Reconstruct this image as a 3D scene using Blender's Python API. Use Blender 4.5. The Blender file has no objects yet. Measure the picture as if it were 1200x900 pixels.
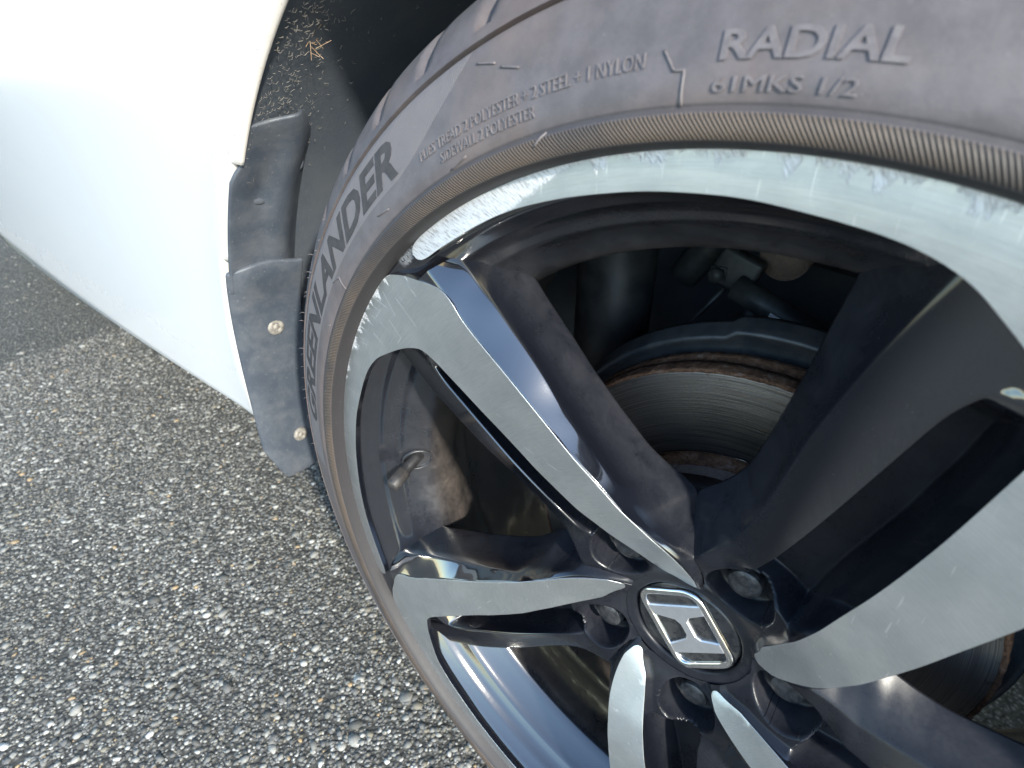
import bpy, bmesh, math, random
import numpy as np
from mathutils import Vector, Matrix, geometry
random.seed(7); RNG = np.random.default_rng(7)
S = bpy.context.scene
COL = S.collection
PI = math.pi
ZC = 0.3405                       # axle height above the asphalt

# ------------------------------------------------------------------ camera
cam = bpy.data.cameras.new('camera'); cam_ob = bpy.data.objects.new('camera', cam); COL.objects.link(cam_ob)
right = Vector((0.7887, 0.6148, -0.0052)); down = Vector((0.3113, -0.4065, -0.8590)); fwd = Vector((-0.5302, 0.6758, -0.5120))
fwd.normalize(); right = (right - fwd * right.dot(fwd)).normalized(); up = right.cross(fwd)
cam_ob.matrix_world = Matrix(((right.x, up.x, -fwd.x, 0.04703), (right.y, up.y, -fwd.y, -0.18700),
                              (right.z, up.z, -fwd.z, ZC + 0.28694), (0, 0, 0, 1)))
cam.sensor_width = 36; cam.lens = 650.4 / 1200 * 36; cam.clip_start = 0.01; cam.clip_end = 500
cam.dof.use_dof = True; cam.dof.focus_distance = 0.36; cam.dof.aperture_fstop = 11.0
S.camera = cam_ob

# ------------------------------------------------------------------ sky and sun
SUN_EL, SUN_AZ = math.radians(28.5), math.radians(114)      # azimuth: clockwise from +Y seen from above
w = bpy.data.worlds.new('World'); S.world = w; w.use_nodes = True
wn = w.node_tree.nodes; wl = w.node_tree.links
sky = wn.new('ShaderNodeTexSky'); sky.sky_type = 'NISHITA'; sky.sun_disc = False
sky.sun_elevation = SUN_EL; sky.sun_rotation = SUN_AZ; sky.air_density = 1.0; sky.dust_density = 0.3; sky.ozone_density = 2.0
wl.new(sky.outputs[0], wn['Background'].inputs[0]); wn['Background'].inputs[1].default_value = 0.15
sl = bpy.data.lights.new('sun', 'SUN'); sl.energy = 2.3; sl.angle = math.radians(2.5); sl.color = (1, 0.95, 0.88)
so = bpy.data.objects.new('sun', sl); COL.objects.link(so)
sdir = Vector((math.sin(SUN_AZ) * math.cos(SUN_EL), math.cos(SUN_AZ) * math.cos(SUN_EL), math.sin(SUN_EL)))
so.rotation_euler = sdir.to_track_quat('Z', 'Y').to_euler(); so.location = sdir * 5
S.view_settings.view_transform = 'Standard'; S.view_settings.look = 'None'
S.view_settings.gamma = 1; S.view_settings.exposure = 1.62
S.view_settings.use_white_balance = True; S.view_settings.white_balance_temperature = 6700; S.view_settings.white_balance_tint = 6

# ------------------------------------------------------------------ helpers: objects
def put(name, me, m=None, parent=None, smooth=True, **kw):
    o = bpy.data.objects.new(name, me); COL.objects.link(o)
    if m is not None:
        for x in (m if isinstance(m, (list, tuple)) else [m]): me.materials.append(x)
    if smooth:
        for p in me.polygons: p.use_smooth = True
    if parent is not None: o.parent = parent
    for k, v in kw.items(): o[k] = v
    return o
def mesh(name, verts, faces, mats=None):
    me = bpy.data.meshes.new(name); me.from_pydata([tuple(v) for v in verts], [], [tuple(f) for f in faces]); me.update()
    if mats is not None: me.polygons.foreach_set('material_index', mats)
    return me
def thing(name, label, cat, loc=(0, 0, 0), group=None):
    o = bpy.data.objects.new(name, None); COL.objects.link(o); o.location = loc; o.empty_display_size = .05
    o['label'] = label; o['category'] = cat
    if group: o['group'] = group
    return o
def P(r, a, d):                     # wheel coordinates: radius, clockwise screen angle (deg), depth into the car
    a = math.radians(a); return (r * math.cos(a), d, -r * math.sin(a))
def sharp(o, deg=35):
    me = o.data
    bm = bmesh.new(); bm.from_mesh(me)
    for e in bm.edges:
        if len(e.link_faces) == 2 and e.calc_face_angle(0) > math.radians(deg): e.smooth = False
    bm.to_mesh(me); bm.free()
def revolve(prof, n=256, a0=0., a1=360., close=True):
    """prof: list of (r, d) turned about the axle."""
    full = abs(a1 - a0 - 360) < 1e-6; m = n if full else n + 1
    V = []; F = []; k = len(prof)
    for i in range(m):
        a = a0 + (a1 - a0) * i / n
        for r, d in prof: V.append(P(r, a, d))
    for i in range(n):
        j = (i + 1) % m
        for q in range(k - 1): F.append((i * k + q, i * k + q + 1, j * k + q + 1, j * k + q))
    return V, F
def tube(pts, rad, n=14, cap=True):
    pts = [Vector(p) for p in pts]; V = []; F = []; m = len(pts)
    rads = rad if isinstance(rad, (list, tuple)) else [rad] * m
    t0 = (pts[1] - pts[0]).normalized(); u = t0.orthogonal().normalized()
    for i, p in enumerate(pts):
        t = (pts[min(i + 1, m - 1)] - pts[max(i - 1, 0)]).normalized()
        u = (u - t * u.dot(t)).normalized(); v = t.cross(u)
        for k in range(n):
            a = 2 * PI * k / n; V.append(p + (u * math.cos(a) + v * math.sin(a)) * rads[i])
    for i in range(m - 1):
        for k in range(n): F.append((i * n + k, i * n + (k + 1) % n, (i + 1) * n + (k + 1) % n, (i + 1) * n + k))
    if cap: F.append(tuple(range(n))[::-1]); F.append(tuple((m - 1) * n + k for k in range(n)))
    return V, F
def bevel_box(name, size, m, parent, loc, rot=(0, 0, 0), bev=.002, seg=3):
    bm = bmesh.new(); bmesh.ops.create_cube(bm, size=1); bmesh.ops.scale(bm, vec=size, verts=bm.verts)
    bmesh.ops.bevel(bm, geom=bm.edges, offset=bev, segments=seg, profile=.5, affect='EDGES')
    me = bpy.data.meshes.new(name); bm.to_mesh(me); bm.free()
    o = put(name, me, m, parent); o.location = loc; o.rotation_euler = rot; return o

# ------------------------------------------------------------------ helpers: materials
class NT:
    def __init__(s, name):
        s.m = bpy.data.materials.new(name); s.m.use_nodes = True; s.t = s.m.node_tree
        s.b = s.t.nodes['Principled BSDF']; s.tc = None
    def n(s, typ, **kw):
        x = s.t.nodes.new(typ)
        for k, v in kw.items(): setattr(x, k, v)
        return x
    def set(s, sock, v):
        if hasattr(v, 'is_output') or isinstance(v, bpy.types.NodeSocket): s.t.links.new(v, sock)
        elif sock.type == 'RGBA' and not hasattr(v, '__len__'): sock.default_value = (v, v, v, 1)
        elif sock.type == 'RGBA' and len(v) == 3: sock.default_value = (*v, 1)
        else: sock.default_value = v
    def p(s, **kw):
        names = dict(base='Base Color', rough='Roughness', metal='Metallic', spec='Specular IOR Level', coat='Coat Weight', coatr='Coat Roughness',
                     normal='Normal', aniso='Anisotropic', tangent='Tangent', anrot='Anisotropic Rotation', sheen='Sheen Weight')
        for k, v in kw.items(): s.set(s.b.inputs[names[k]], v)
        return s.m
    def math(s, op, a, b=None, c=None, clamp=False):
        x = s.n('ShaderNodeMath', operation=op); x.use_clamp = clamp
        s.set(x.inputs[0], a)
        if b is not None: s.set(x.inputs[1], b)
        if c is not None: s.set(x.inputs[2], c)
        return x.outputs[0]
    def obj(s):
        if s.tc is None: s.tc = s.n('ShaderNodeTexCoord')
        return s.tc.outputs['Object']
    def scale(s, v, sc):
        x = s.n('ShaderNodeVectorMath', operation='MULTIPLY'); s.set(x.inputs[0], v); x.inputs[1].default_value = sc; return x.outputs[0]
    def comb(s, a, b, c):
        x = s.n('ShaderNodeCombineXYZ'); s.set(x.inputs[0], a); s.set(x.inputs[1], b); s.set(x.inputs[2], c); return x.outputs[0]
    def polar(s):                    # radius, angle (rad, clockwise), depth in the wheel's coordinates
        x = s.n('ShaderNodeSeparateXYZ'); s.set(x.inputs[0], s.obj()); X, Y, Z = x.outputs
        r = s.math('SQRT', s.math('ADD', s.math('MULTIPLY', X, X), s.math('MULTIPLY', Z, Z)))
        a = s.math('ARCTAN2', s.math('MULTIPLY', Z, -1.0), X); return r, a, Y
    def noise(s, v, scale, detail=4, rough=.55, dist=0):
        x = s.n('ShaderNodeTexNoise'); s.set(x.inputs['Vector'], v); s.set(x.inputs['Scale'], scale)
        x.inputs['Detail'].default_value = detail; x.inputs['Roughness'].default_value = rough; x.inputs['Distortion'].default_value = dist
        return x.outputs[0]
    def ramp(s, v, stops, mode='LINEAR'):
        x = s.n('ShaderNodeValToRGB'); s.set(x.inputs[0], v); cr = x.color_ramp; cr.interpolation = mode
        while len(cr.elements) < len(stops): cr.elements.new(.5)
        for e, (pos, c) in zip(cr.elements, stops):
            e.position = pos; e.color = (c, c, c, 1) if not hasattr(c, '__len__') else (*c, 1)
        return x.outputs[0]
    def step(s, v, a, b):
        x = s.n('ShaderNodeMapRange', interpolation_type='SMOOTHSTEP'); s.set(x.inputs[0], v)
        x.inputs[1].default_value = a; x.inputs[2].default_value = b; return x.outputs[0]
    def mix(s, f, a, b, mode='MIX'):
        x = s.n('ShaderNodeMix', data_type='RGBA', blend_type=mode); s.set(x.inputs[0], f); s.set(x.inputs[6], a); s.set(x.inputs[7], b); return x.outputs[2]
    def bump(s, h, dist, strength=1., normal=None):
        x = s.n('ShaderNodeBump'); s.set(x.inputs['Height'], h); x.inputs['Distance'].default_value = dist; x.inputs['Strength'].default_value = strength
        if normal is not None: s.set(x.inputs['Normal'], normal)
        return x.outputs[0]

def mat_black_gloss():
    s = NT('black_gloss_paint'); o = s.obj(); g = s.n('ShaderNodeNewGeometry')
    n1 = s.noise(o, 38, 6, .65, .6); n2 = s.noise(o, 900, 3, .6); n3 = s.noise(o, 12, 4)
    dep = s.n('ShaderNodeSeparateXYZ'); s.set(dep.inputs[0], o)
    grain = s.noise(o, 420, 8, .75)
    cover = s.math('MULTIPLY_ADD', s.step(n1, .30, .72), .22, .07)
    dust = s.math('MULTIPLY', s.math('MULTIPLY', cover, s.step(dep.outputs[1], .014, .034)), s.math('MULTIPLY_ADD', grain, 1.5, .25), clamp=True)
    speck = s.math('MULTIPLY', s.step(s.noise(o, 1500, 2, .5), .70, .76), s.step(n3, .35, .6))
    dust = s.math('MAXIMUM', dust, s.math('MULTIPLY', speck, .5))
    haze = s.step(dep.outputs[1], .0125, .019)
    coat_ior(s, 2.1); base = s.mix(dust, (.007, .008, .012), (.066, .068, .078))
    rough = s.math('ADD', s.math('MULTIPLY', dust, .65), s.math('MULTIPLY_ADD', n2, .06, s.math('MULTIPLY_ADD', haze, .10, .08)))
    return s.p(base=base, rough=rough, spec=s.math('MULTIPLY_ADD', haze, -.40, .66), coat=s.math('SUBTRACT', s.math('MULTIPLY_ADD', haze, -.88, 1.), s.math('MULTIPLY', dust, 1.2), clamp=True), coatr=s.math('MULTIPLY_ADD', haze, .08, .04),
               normal=s.bump(n2, .00006, .35))
def coat_ior(s, v): s.b.inputs['Coat IOR'].default_value = v
def mat_black_dusty(name='dusty_black_barrel'):
    s = NT(name); o = s.obj(); r, a, d = s.polar()
    coat_ior(s, 1.65)
    sm = s.noise(o, 30, 8, .70); fine = s.noise(o, 300, 5, .65); sp = s.step(s.noise(o, 1200, 2), .69, .76)
    dz = s.step(d, .008, .050)
    clean = s.step(s.math('ABSOLUTE', s.math('SUBTRACT', a, math.radians(118))), math.radians(34), math.radians(58))   # rain-washed lower quarter
    clean = s.math('MAXIMUM', clean, s.step(d, .047, .056))
    dust = s.math('MULTIPLY', s.math('MULTIPLY_ADD', s.step(sm, .30, .75), .38, .16), s.math('MULTIPLY_ADD', dz, .85, .25))
    dust = s.math('MULTIPLY', dust, s.math('MULTIPLY_ADD', fine, .8, .55), clamp=True)
    dust = s.math('MULTIPLY', s.math('MAXIMUM', dust, s.math('MULTIPLY', sp, .4)), s.math('MULTIPLY_ADD', clean, .92, .08))
    base = s.mix(dust, (.010, .011, .015), s.mix(s.step(d, .035, .060), (.070, .072, .082), (.135, .108, .088)))
    # curb rash on the flange beside the notch where two rim edges meet
    ang = s.math('ABSOLUTE', s.math('ADD', a, math.radians(129.5)))
    rash = s.math('MULTIPLY', s.step(ang, .055, .02), s.step(r, .2555, .2585))
    rash = s.math('MULTIPLY', rash, s.step(s.noise(s.comb(s.math('MULTIPLY', a, 150), s.math('MULTIPLY', r, 300), 0.), 1.5, 4, .7), .42, .52))
    base = s.mix(rash, base, (.72, .74, .78))
    rough = s.math('MULTIPLY_ADD', dust, .9, .10)
    rough = s.math('MAXIMUM', rough, s.math('MULTIPLY', rash, .35))
    return s.p(base=base, rough=rough, metal=s.math('MULTIPLY', rash, .9), spec=.9,
               coat=s.math('SUBTRACT', .9, s.math('MULTIPLY', dust, 2.2), clamp=True), coatr=.08, normal=s.bump(fine, .0002, .25))
def mat_machined(name='machined_aluminium', tail=.12, corner=.12, lip=.10):
    s = NT(name); r, a, d = s.polar(); o = s.obj()
    ring = s.noise(s.comb(s.math('MULTIPLY', r, 5200), s.math('MULTIPLY', a, 1.2), 0.), 1., 2, .6)
    blot = s.noise(o, 45, 4, .6); tiny = s.noise(o, 700, 3, .6)
    # scattered hairline scratches
    def scr(rot, sc, lo):
        mp = s.n('ShaderNodeMapping'); s.set(mp.inputs[0], o); mp.inputs['Rotation'].default_value = (0, rot, 0); mp.inputs['Scale'].default_value = (sc, sc, sc * .035)
        return s.step(s.noise(mp.outputs[0], 1., 1, .4), lo, lo + .03)
    sc = s.math('MAXIMUM', scr(.35, 900, .74), scr(-.5, 1100, .76)); sc = s.math('MAXIMUM', sc, scr(1.1, 800, .76))
    if corner > .3:
        x_ = s.n('ShaderNodeSeparateXYZ'); s.set(x_.inputs[0], o); X, Z = x_.outputs[0], x_.outputs[2]
        for (ax, az), (bx, bz) in [((.1054, .2347), (.0964, .2228)), ((.1075, .2238), (.0997, .2061)), ((.0907, .227), (.085, .2161)), ((.085, .2161), (.0797, .2181)), ((.0593, .2485), (.061, .2431)), ((.0936, .2346), (.0853, .238)), ((.0995, .0819), (.0942, .0807))]:
            L2 = (bx - ax) ** 2 + (bz - az) ** 2
            px, pz = s.math('SUBTRACT', X, ax), s.math('SUBTRACT', Z, az)
            t_ = s.math('DIVIDE', s.math('ADD', s.math('MULTIPLY', px, bx - ax), s.math('MULTIPLY', pz, bz - az)), L2, clamp=True)
            ex, ez = s.math('SUBTRACT', px, s.math('MULTIPLY', t_, bx - ax)), s.math('SUBTRACT', pz, s.math('MULTIPLY', t_, bz - az))
            dd = s.math('SQRT', s.math('ADD', s.math('MULTIPLY', ex, ex), s.math('MULTIPLY', ez, ez)))
            sc = s.math('MAXIMUM', sc, s.step(dd, .00042, .00016))
    # curb rash: gouged outer margin, strongest near the notch at the upper left
    def win(x0, x1, x2, x3): return s.math('MULTIPLY', s.step(a, math.radians(x0), math.radians(x1)), s.step(a, math.radians(x3), math.radians(x2)))
    rg = s.step(s.noise(s.comb(s.math('MULTIPLY', a, 14), 0., 0.), 1.6, 4, .65), .40, .72)
    loc = s.math('MAXIMUM', s.math('MULTIPLY', win(-132, -128, -119, -101), tail), s.math('MULTIPLY', win(-110, -100, -66, -60), s.math('MULTIPLY', rg, lip)))
    loc = s.math('MAXIMUM', loc, s.math('MULTIPLY', win(-92, -76, -62, -58), s.math('MULTIPLY', rg, corner)))
    dwn = s.math('MULTIPLY', s.step(s.noise(s.comb(s.math('MULTIPLY', a, 60), s.math('MULTIPLY', r, 24), 3.), 1., 4, .7), .60, .66), s.math('MULTIPLY', win(-84, -72, -60, -56), s.step(r, .236, .256)))
    dwn = s.math('MULTIPLY', dwn, 1. if corner > .3 else 0.)
    edge = s.math('SUBTRACT', r, s.math('MULTIPLY_ADD', loc, -.0150, .2624))
    chip = s.noise(s.comb(s.math('MULTIPLY', a, 78), s.math('MULTIPLY', r, 130), 0.), 3.2, 6, .75, .4)
    rash = s.math('MULTIPLY', s.step(s.math('ADD', s.math('MULTIPLY', edge, 90), s.math('SUBTRACT', chip, .5)), .0, .12), s.step(loc, .02, .14))
    rash = s.math('MAXIMUM', rash, dwn)
    groove = s.noise(s.comb(s.math('MULTIPLY_ADD', a, 240, s.math('MULTIPLY', r, 700)), s.math('MULTIPLY', r, 150), 0.), 1.3, 5, .75)
    base = s.mix(s.step(blot, .3, .7), (.64, .675, .685), (.76, .785, .79))
    turn = s.noise(s.comb(s.math('MULTIPLY', r, 1500), s.math('MULTIPLY', a, 14), 0.), 1., 3, .7); base = s.mix(s.math('MULTIPLY', s.step(turn, .35, .7), .28), base, (.40, .42, .43))
    base = s.mix(s.math('MULTIPLY', s.step(s.noise(o, 900, 3, .7), .60, .72), .30), base, (.92, .93, .94))
    base = s.mix(s.math('MULTIPLY', sc, .8), base, (.93, .94, .95))
    rc = s.ramp(groove, [(.34, (.36, .335, .32)), (.44, (.66, .65, .65)), (.50, (.88, .885, .90)), (.7, (.97, .97, .97))])
    base = s.mix(rash, base, rc)
    h = s.math('ADD', s.math('MULTIPLY', ring, .16), s.math('MULTIPLY', s.math('MULTIPLY', groove, rash), 1.6))
    h = s.math('SUBTRACT', h, s.math('MULTIPLY', sc, .25))
    rough = s.math('MULTIPLY_ADD', tiny, .10, s.math('MULTIPLY_ADD', turn, .16, .24)); rough = s.math('ADD', rough, s.math('MULTIPLY', rash, .28))
    tg = s.n('ShaderNodeTangent', direction_type='RADIAL', axis='Y')
    return s.p(base=base, rough=rough, metal=.92, spec=.5, coat=.25, coatr=.12, normal=s.bump(h, .0003, .5), aniso=.35, tangent=tg.outputs[0])
def mat_tyre():
    s = NT('dusty_tyre_rubber'); r, a, d = s.polar(); o = s.obj()
    big = s.noise(o, 14, 5, .6); mid = s.noise(o, 70, 5, .65); fine = s.noise(o, 700, 4, .6)
    sweep = s.math('POWER', s.math('MAXIMUM', s.math('DIVIDE', s.math('ADD', a, math.radians(125)), math.radians(12)), 0.), 1.4)
    inner = s.math('MULTIPLY_ADD', sweep, .025, .2868)
    zone = s.math('MULTIPLY', s.step(s.math('SUBTRACT', r, inner), 0., .0004), s.step(r, .3128, .3120))
    zone = s.math('MULTIPLY', zone, s.step(a, math.radians(-98), math.radians(-100)))
    front = s.step(d, .012, .004)
    zone = s.math('MULTIPLY', zone, front)
    band = s.math('MULTIPLY', s.step(r, .2646, .2652), s.step(r, .2726, .2720)); band = s.math('MULTIPLY', band, front)
    st = s.math('SINE', s.math('MULTIPLY_ADD', a, 1150., s.math('MULTIPLY', r, 3000.)))
    zs = s.math('SINE', s.math('MULTIPLY', a, 1750.))
    base = s.mix(s.step(mid, .3, .7), (.102, .090, .093), (.146, .129, .132))
    brown = s.math('MULTIPLY', s.math('ADD', s.step(big, .46, .72), s.math('MULTIPLY', s.step(s.math('ABSOLUTE', a), 2.45, 2.95), .9)), .55, clamp=True)
    base = s.mix(brown, base, (.190, .140, .120))
    base = s.mix(s.math('MULTIPLY', zone, s.math('MULTIPLY_ADD', zs, .20, .50)), base, (.245, .220, .218))
    bandc = s.mix(s.math('MULTIPLY_ADD', st, .5, .5), (.026, .023, .022), s.mix(s.step(big, .35, .6), (.090, .076, .070), (.180, .132, .098)))
    base = s.mix(band, base, bandc)
    bead = s.step(r, .2652, .2644); base = s.mix(s.math('MULTIPLY', bead, front), base, (.035, .032, .033))
    gv = s.math('MULTIPLY', s.math('MULTIPLY', s.step(r, .2722, .2728), s.step(r, .2752, .2744)), front); base = s.mix(s.math('MULTIPLY', gv, .6), base, (.035, .034, .036))
    tread = s.step(r, .326, .334); base = s.mix(s.math('MULTIPLY', tread, .5), base, (.13, .12, .115))
    sp = s.step(s.noise(o, 1100, 2), .70, .77); base = s.mix(s.math('MULTIPLY', sp, .35), base, (.38, .35, .33))
    h = s.math('ADD', s.math('MULTIPLY', s.math('MULTIPLY', st, band), .55), s.math('MULTIPLY', s.math('MULTIPLY', zs, zone), .26))
    h = s.math('ADD', h, s.math('MULTIPLY', fine, .30)); h = s.math('ADD', h, s.math('MULTIPLY', zone, .5))
    return s.p(base=base, rough=s.math('MULTIPLY_ADD', mid, .2, .48), spec=.45, normal=s.bump(h, .0008, .55))
def mat_simple(name, c, rough, metal=0., noise=None, c2=None, coat=0., bumpd=0., scale=60, spec=.5, lo=.35, hi=.65):
    s = NT(name); o = s.obj(); n = s.noise(o, scale, 5, .62)
    base = s.mix(s.step(n, lo, hi), c, c2 if c2 is not None else tuple(x * 1.25 for x in c))
    kw = {}
    if bumpd: kw['normal'] = s.bump(s.noise(o, scale * 9, 4, .6), bumpd, .5)
    return s.p(base=base, rough=s.math('MULTIPLY_ADD', n, .16, rough - .08), metal=metal, coat=coat, coatr=.06, spec=spec, **kw)
def mat_plastic():
    s = NT('dusty_black_plastic'); o = s.obj()
    n = s.noise(o, 34, 7, .7, .2); f = s.noise(o, 420, 4, .6); sp = s.step(s.noise(o, 620, 2), .66, .74)
    base = s.mix(s.step(n, .38, .70), (.058, .070, .090), (.105, .114, .130))
    base = s.mix(s.math('MULTIPLY', sp, .35), base, (.34, .31, .28))
    return s.p(base=base, rough=s.math('MULTIPLY_ADD', n, .2, .38), spec=.5, normal=s.bump(f, .0003, .35))
def mat_liner():
    s = NT('speckled_dark_liner'); o = s.obj(); x = s.n('ShaderNodeSeparateXYZ'); s.set(x.inputs[0], o)
    n = s.noise(o, 20, 6, .65); sp = s.step(s.noise(o, 380, 3, .55), .60, .68)
    near = s.step(x.outputs[1], .12, .0)
    base = s.mix(s.math('MULTIPLY', s.step(n, .35, .7), .6), (.075, .090, .112), (.115, .125, .140))
    base = s.mix(s.math('MULTIPLY', s.math('MULTIPLY', sp, near), .28), base, (.26, .24, .21))
    return s.p(base=base, rough=.72, spec=.3, normal=s.bump(s.noise(o, 500, 4), .0004, .4))
def mat_body():
    s = NT('white_car_paint'); o = s.obj(); x = s.n('ShaderNodeSeparateXYZ'); s.set(x.inputs[0], o)
    r = s.math('SQRT', s.math('ADD', s.math('MULTIPLY', x.outputs[0], x.outputs[0]), s.math('MULTIPLY', x.outputs[2], x.outputs[2])))
    dirt = s.math('MULTIPLY', s.step(r, .424, .398), s.math('MULTIPLY_ADD', s.noise(o, 60, 5, .7), .9, .35), clamp=True)
    low = s.math('MULTIPLY', s.step(x.outputs[2], .12, -.01), s.math('MULTIPLY_ADD', s.noise(o, 24, 6, .7), .7, .1), clamp=True); dirt = s.math('MAXIMUM', dirt, s.math('MULTIPLY', low, .55))
    sp = s.math('MULTIPLY', s.step(s.noise(o, 500, 3), .66, .72), s.step(r, .46, .40))
    base = s.mix(s.math('MULTIPLY', dirt, .8), (.76, .77, .775), (.70, .61, .52))
    base = s.mix(s.math('MULTIPLY', sp, .5), base, (.25, .21, .18))
    return s.p(base=base, rough=s.math('MULTIPLY_ADD', dirt, .35, .22), spec=.5, coat=.6, coatr=.04)
def mat_disc():
    s = NT('worn_brake_steel'); r, a, d = s.polar(); o = s.obj()
    ring = s.noise(s.comb(s.math('MULTIPLY', r, 1900), s.math('MULTIPLY', a, 1.0), 0.), 1., 3, .65)
    n = s.noise(s.comb(s.math('MULTIPLY', r, 260), s.math('MULTIPLY', a, 7.), 0.), 1., 5, .6)
    spot = s.math('MULTIPLY', s.step(s.noise(o, 190, 4, .7), .55, .66), s.step(r, .131, .137))
    base = s.mix(s.step(ring, .3, .72), (.13, .114, .102), (.30, .272, .248)); base = s.mix(s.math('MULTIPLY', s.step(n, .45, .75), .35), base, (.22, .20, .185))
    base = s.mix(s.math('MULTIPLY', spot, .6), base, (.10, .075, .06))
    tg = s.n('ShaderNodeTangent', direction_type='RADIAL', axis='Y')
    return s.p(base=base, rough=s.math('MULTIPLY_ADD', ring, .16, .34), metal=.9, aniso=.6, tangent=tg.outputs[0], normal=s.bump(ring, .0004, .5))
def mat_rust(name='flaky_rust', dark=False):
    s = NT(name); o = s.obj(); n = s.noise(o, 120, 6, .72, .5); f = s.noise(o, 480, 5, .7)
    base = s.ramp(s.math('MULTIPLY_ADD', f, .45, s.math('MULTIPLY', n, .6)), [(.33, (.030, .022, .020)), (.46, (.105, .052, .032)), (.56, (.20, .105, .060)), (.68, (.26, .20, .17))])
    if dark: base = s.mix(.6, base, (.24, .215, .20))
    return s.p(base=base, rough=.82, spec=.25, normal=s.bump(s.math('ADD', n, s.math('MULTIPLY', f, .6)), .0016, .7))
def mat_asphalt():
    s = NT('asphalt_binder'); o = s.obj(); n = s.noise(o, 9, 6, .65)
    v = s.n('ShaderNodeTexVoronoi'); s.set(v.inputs['Vector'], o); v.inputs['Scale'].default_value = 190
    f = s.noise(o, 420, 4, .65)
    hue = s.ramp(s.noise(v.outputs['Color'], 4, 1), [(.3, (.11, .106, .096)), (.5, (.19, .184, .165)), (.62, (.29, .275, .235)), (.75, (.15, .145, .13))])
    base = s.mix(s.step(v.outputs['Distance'], .25, .55), hue, (.060, .058, .052)); base = s.mix(s.math('MULTIPLY', n, .3), base, (.085, .083, .070))
    h = s.math('SUBTRACT', s.math('MULTIPLY', f, .4), v.outputs['Distance'])
    return s.p(base=base, rough=.85, spec=.4, normal=s.bump(h, .004, .8))
def mat_chips():
    s = NT('exposed_aggregate'); g = s.n('ShaderNodeNewGeometry'); o = s.obj(); q = g.outputs['Random Per Island']
    c = s.ramp(q, [(.0, (.105, .104, .097)), (.22, (.20, .197, .182)), (.40, (.30, .295, .270)), (.55, (.15, .149, .144)), (.68, (.38, .372, .335)), (.80, (.24, .218, .170)),
                   (.89, (.50, .49, .45)), (.965, (.40, .29, .17)), (.982, (.64, .625, .585))], 'CONSTANT')
    big = s.noise(o, 5, 4, .6); c = s.mix(s.math('MULTIPLY', s.step(big, .42, .68), .45), c, (.13, .129, .118))
    f = s.noise(o, 520, 5, .65)
    base = s.mix(s.math('MULTIPLY', s.step(f, .4, .65), .5), c, s.mix(.5, c, (.05, .05, .048)))
    return s.p(base=base, rough=s.math('MULTIPLY_ADD', f, .3, .55), spec=.35, normal=s.bump(f, .0009, .6))

M_GLOSS = mat_black_gloss(); M_BARREL = mat_black_dusty(); M_MACH = mat_machined(); M_MACH_KERBED = mat_machined('kerbed_machined_aluminium', 1.0, .1, .8); M_MACH_SCUFFED = mat_machined('scuffed_machined_aluminium', .10, .75, .15); M_TYRE = mat_tyre()
M_PLASTIC = mat_plastic(); M_LINER = mat_liner(); M_BODY = mat_body(); M_DISC = mat_disc(); M_RUST = mat_rust(); M_HAT = mat_rust('rust_filmed_hat', True)
M_CHROME = mat_simple('chrome', (.80, .80, .80), .13, 1., c2=(.88, .88, .88), bumpd=.00002)
M_SATIN = mat_simple('satin_emblem_metal', (.80, .81, .84), .42, .9, c2=(.70, .71, .74), bumpd=.00003)
M_CAP = mat_simple('cap_black_plastic', (.020, .021, .024), .28, c2=(.045, .044, .044), scale=180, coat=.3, bumpd=.00006)
M_NUT = mat_simple('oxidised_black_steel', (.045, .048, .054), .32, .6, c2=(.12, .12, .125), scale=240, bumpd=.0002)
M_STEEL = mat_simple('dull_grey_steel', (.032, .039, .042), .5, .2, c2=(.06, .066, .068), scale=70, bumpd=.0002)
M_DARKST = mat_simple('dark_suspension_paint', (.020, .024, .028), .5, .1, c2=(.045, .048, .050), scale=50, bumpd=.0002)
M_SHIELD = mat_simple('grey_shield_steel', (.075, .085, .095), .5, .5, c2=(.13, .135, .14), scale=60, bumpd=.0002)
M_RUBBERH = mat_simple('hose_rubber', (.016, .016, .018), .45, c2=(.035, .034, .034))
M_LETTER = mat_simple('smooth_black_rubber', (.048, .044, .046), .62, c2=(.072, .065, .065), scale=200, bumpd=.0001, spec=.25)
M_EMBOSS = mat_simple('raised_tyre_rubber', (.135, .117, .117), .5, c2=(.18, .158, .157), scale=220, bumpd=.0001)
M_VALVE = mat_simple('dusty_valve_cap', (.026, .026, .028), .5, c2=(.060, .054, .050), scale=220, bumpd=.0001)
M_WHITE = mat_simple('white_paint_mark', (.62, .64, .66), .5, c2=(.75, .75, .75))
M_STRAW = mat_simple('dry_straw', (.42, .26, .15), .8, c2=(.60, .45, .30), scale=300)
M_FIBRE = mat_simple('pale_dust_fibre', (.32, .29, .25), .9, c2=(.48, .44, .38), scale=200)
M_BOLT = mat_simple('dusty_push_rivet', (.20, .185, .165), .65, .2, c2=(.36, .33, .29), scale=260, bumpd=.0003)
M_ASPH = mat_asphalt(); M_CHIP = mat_chips()

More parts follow.
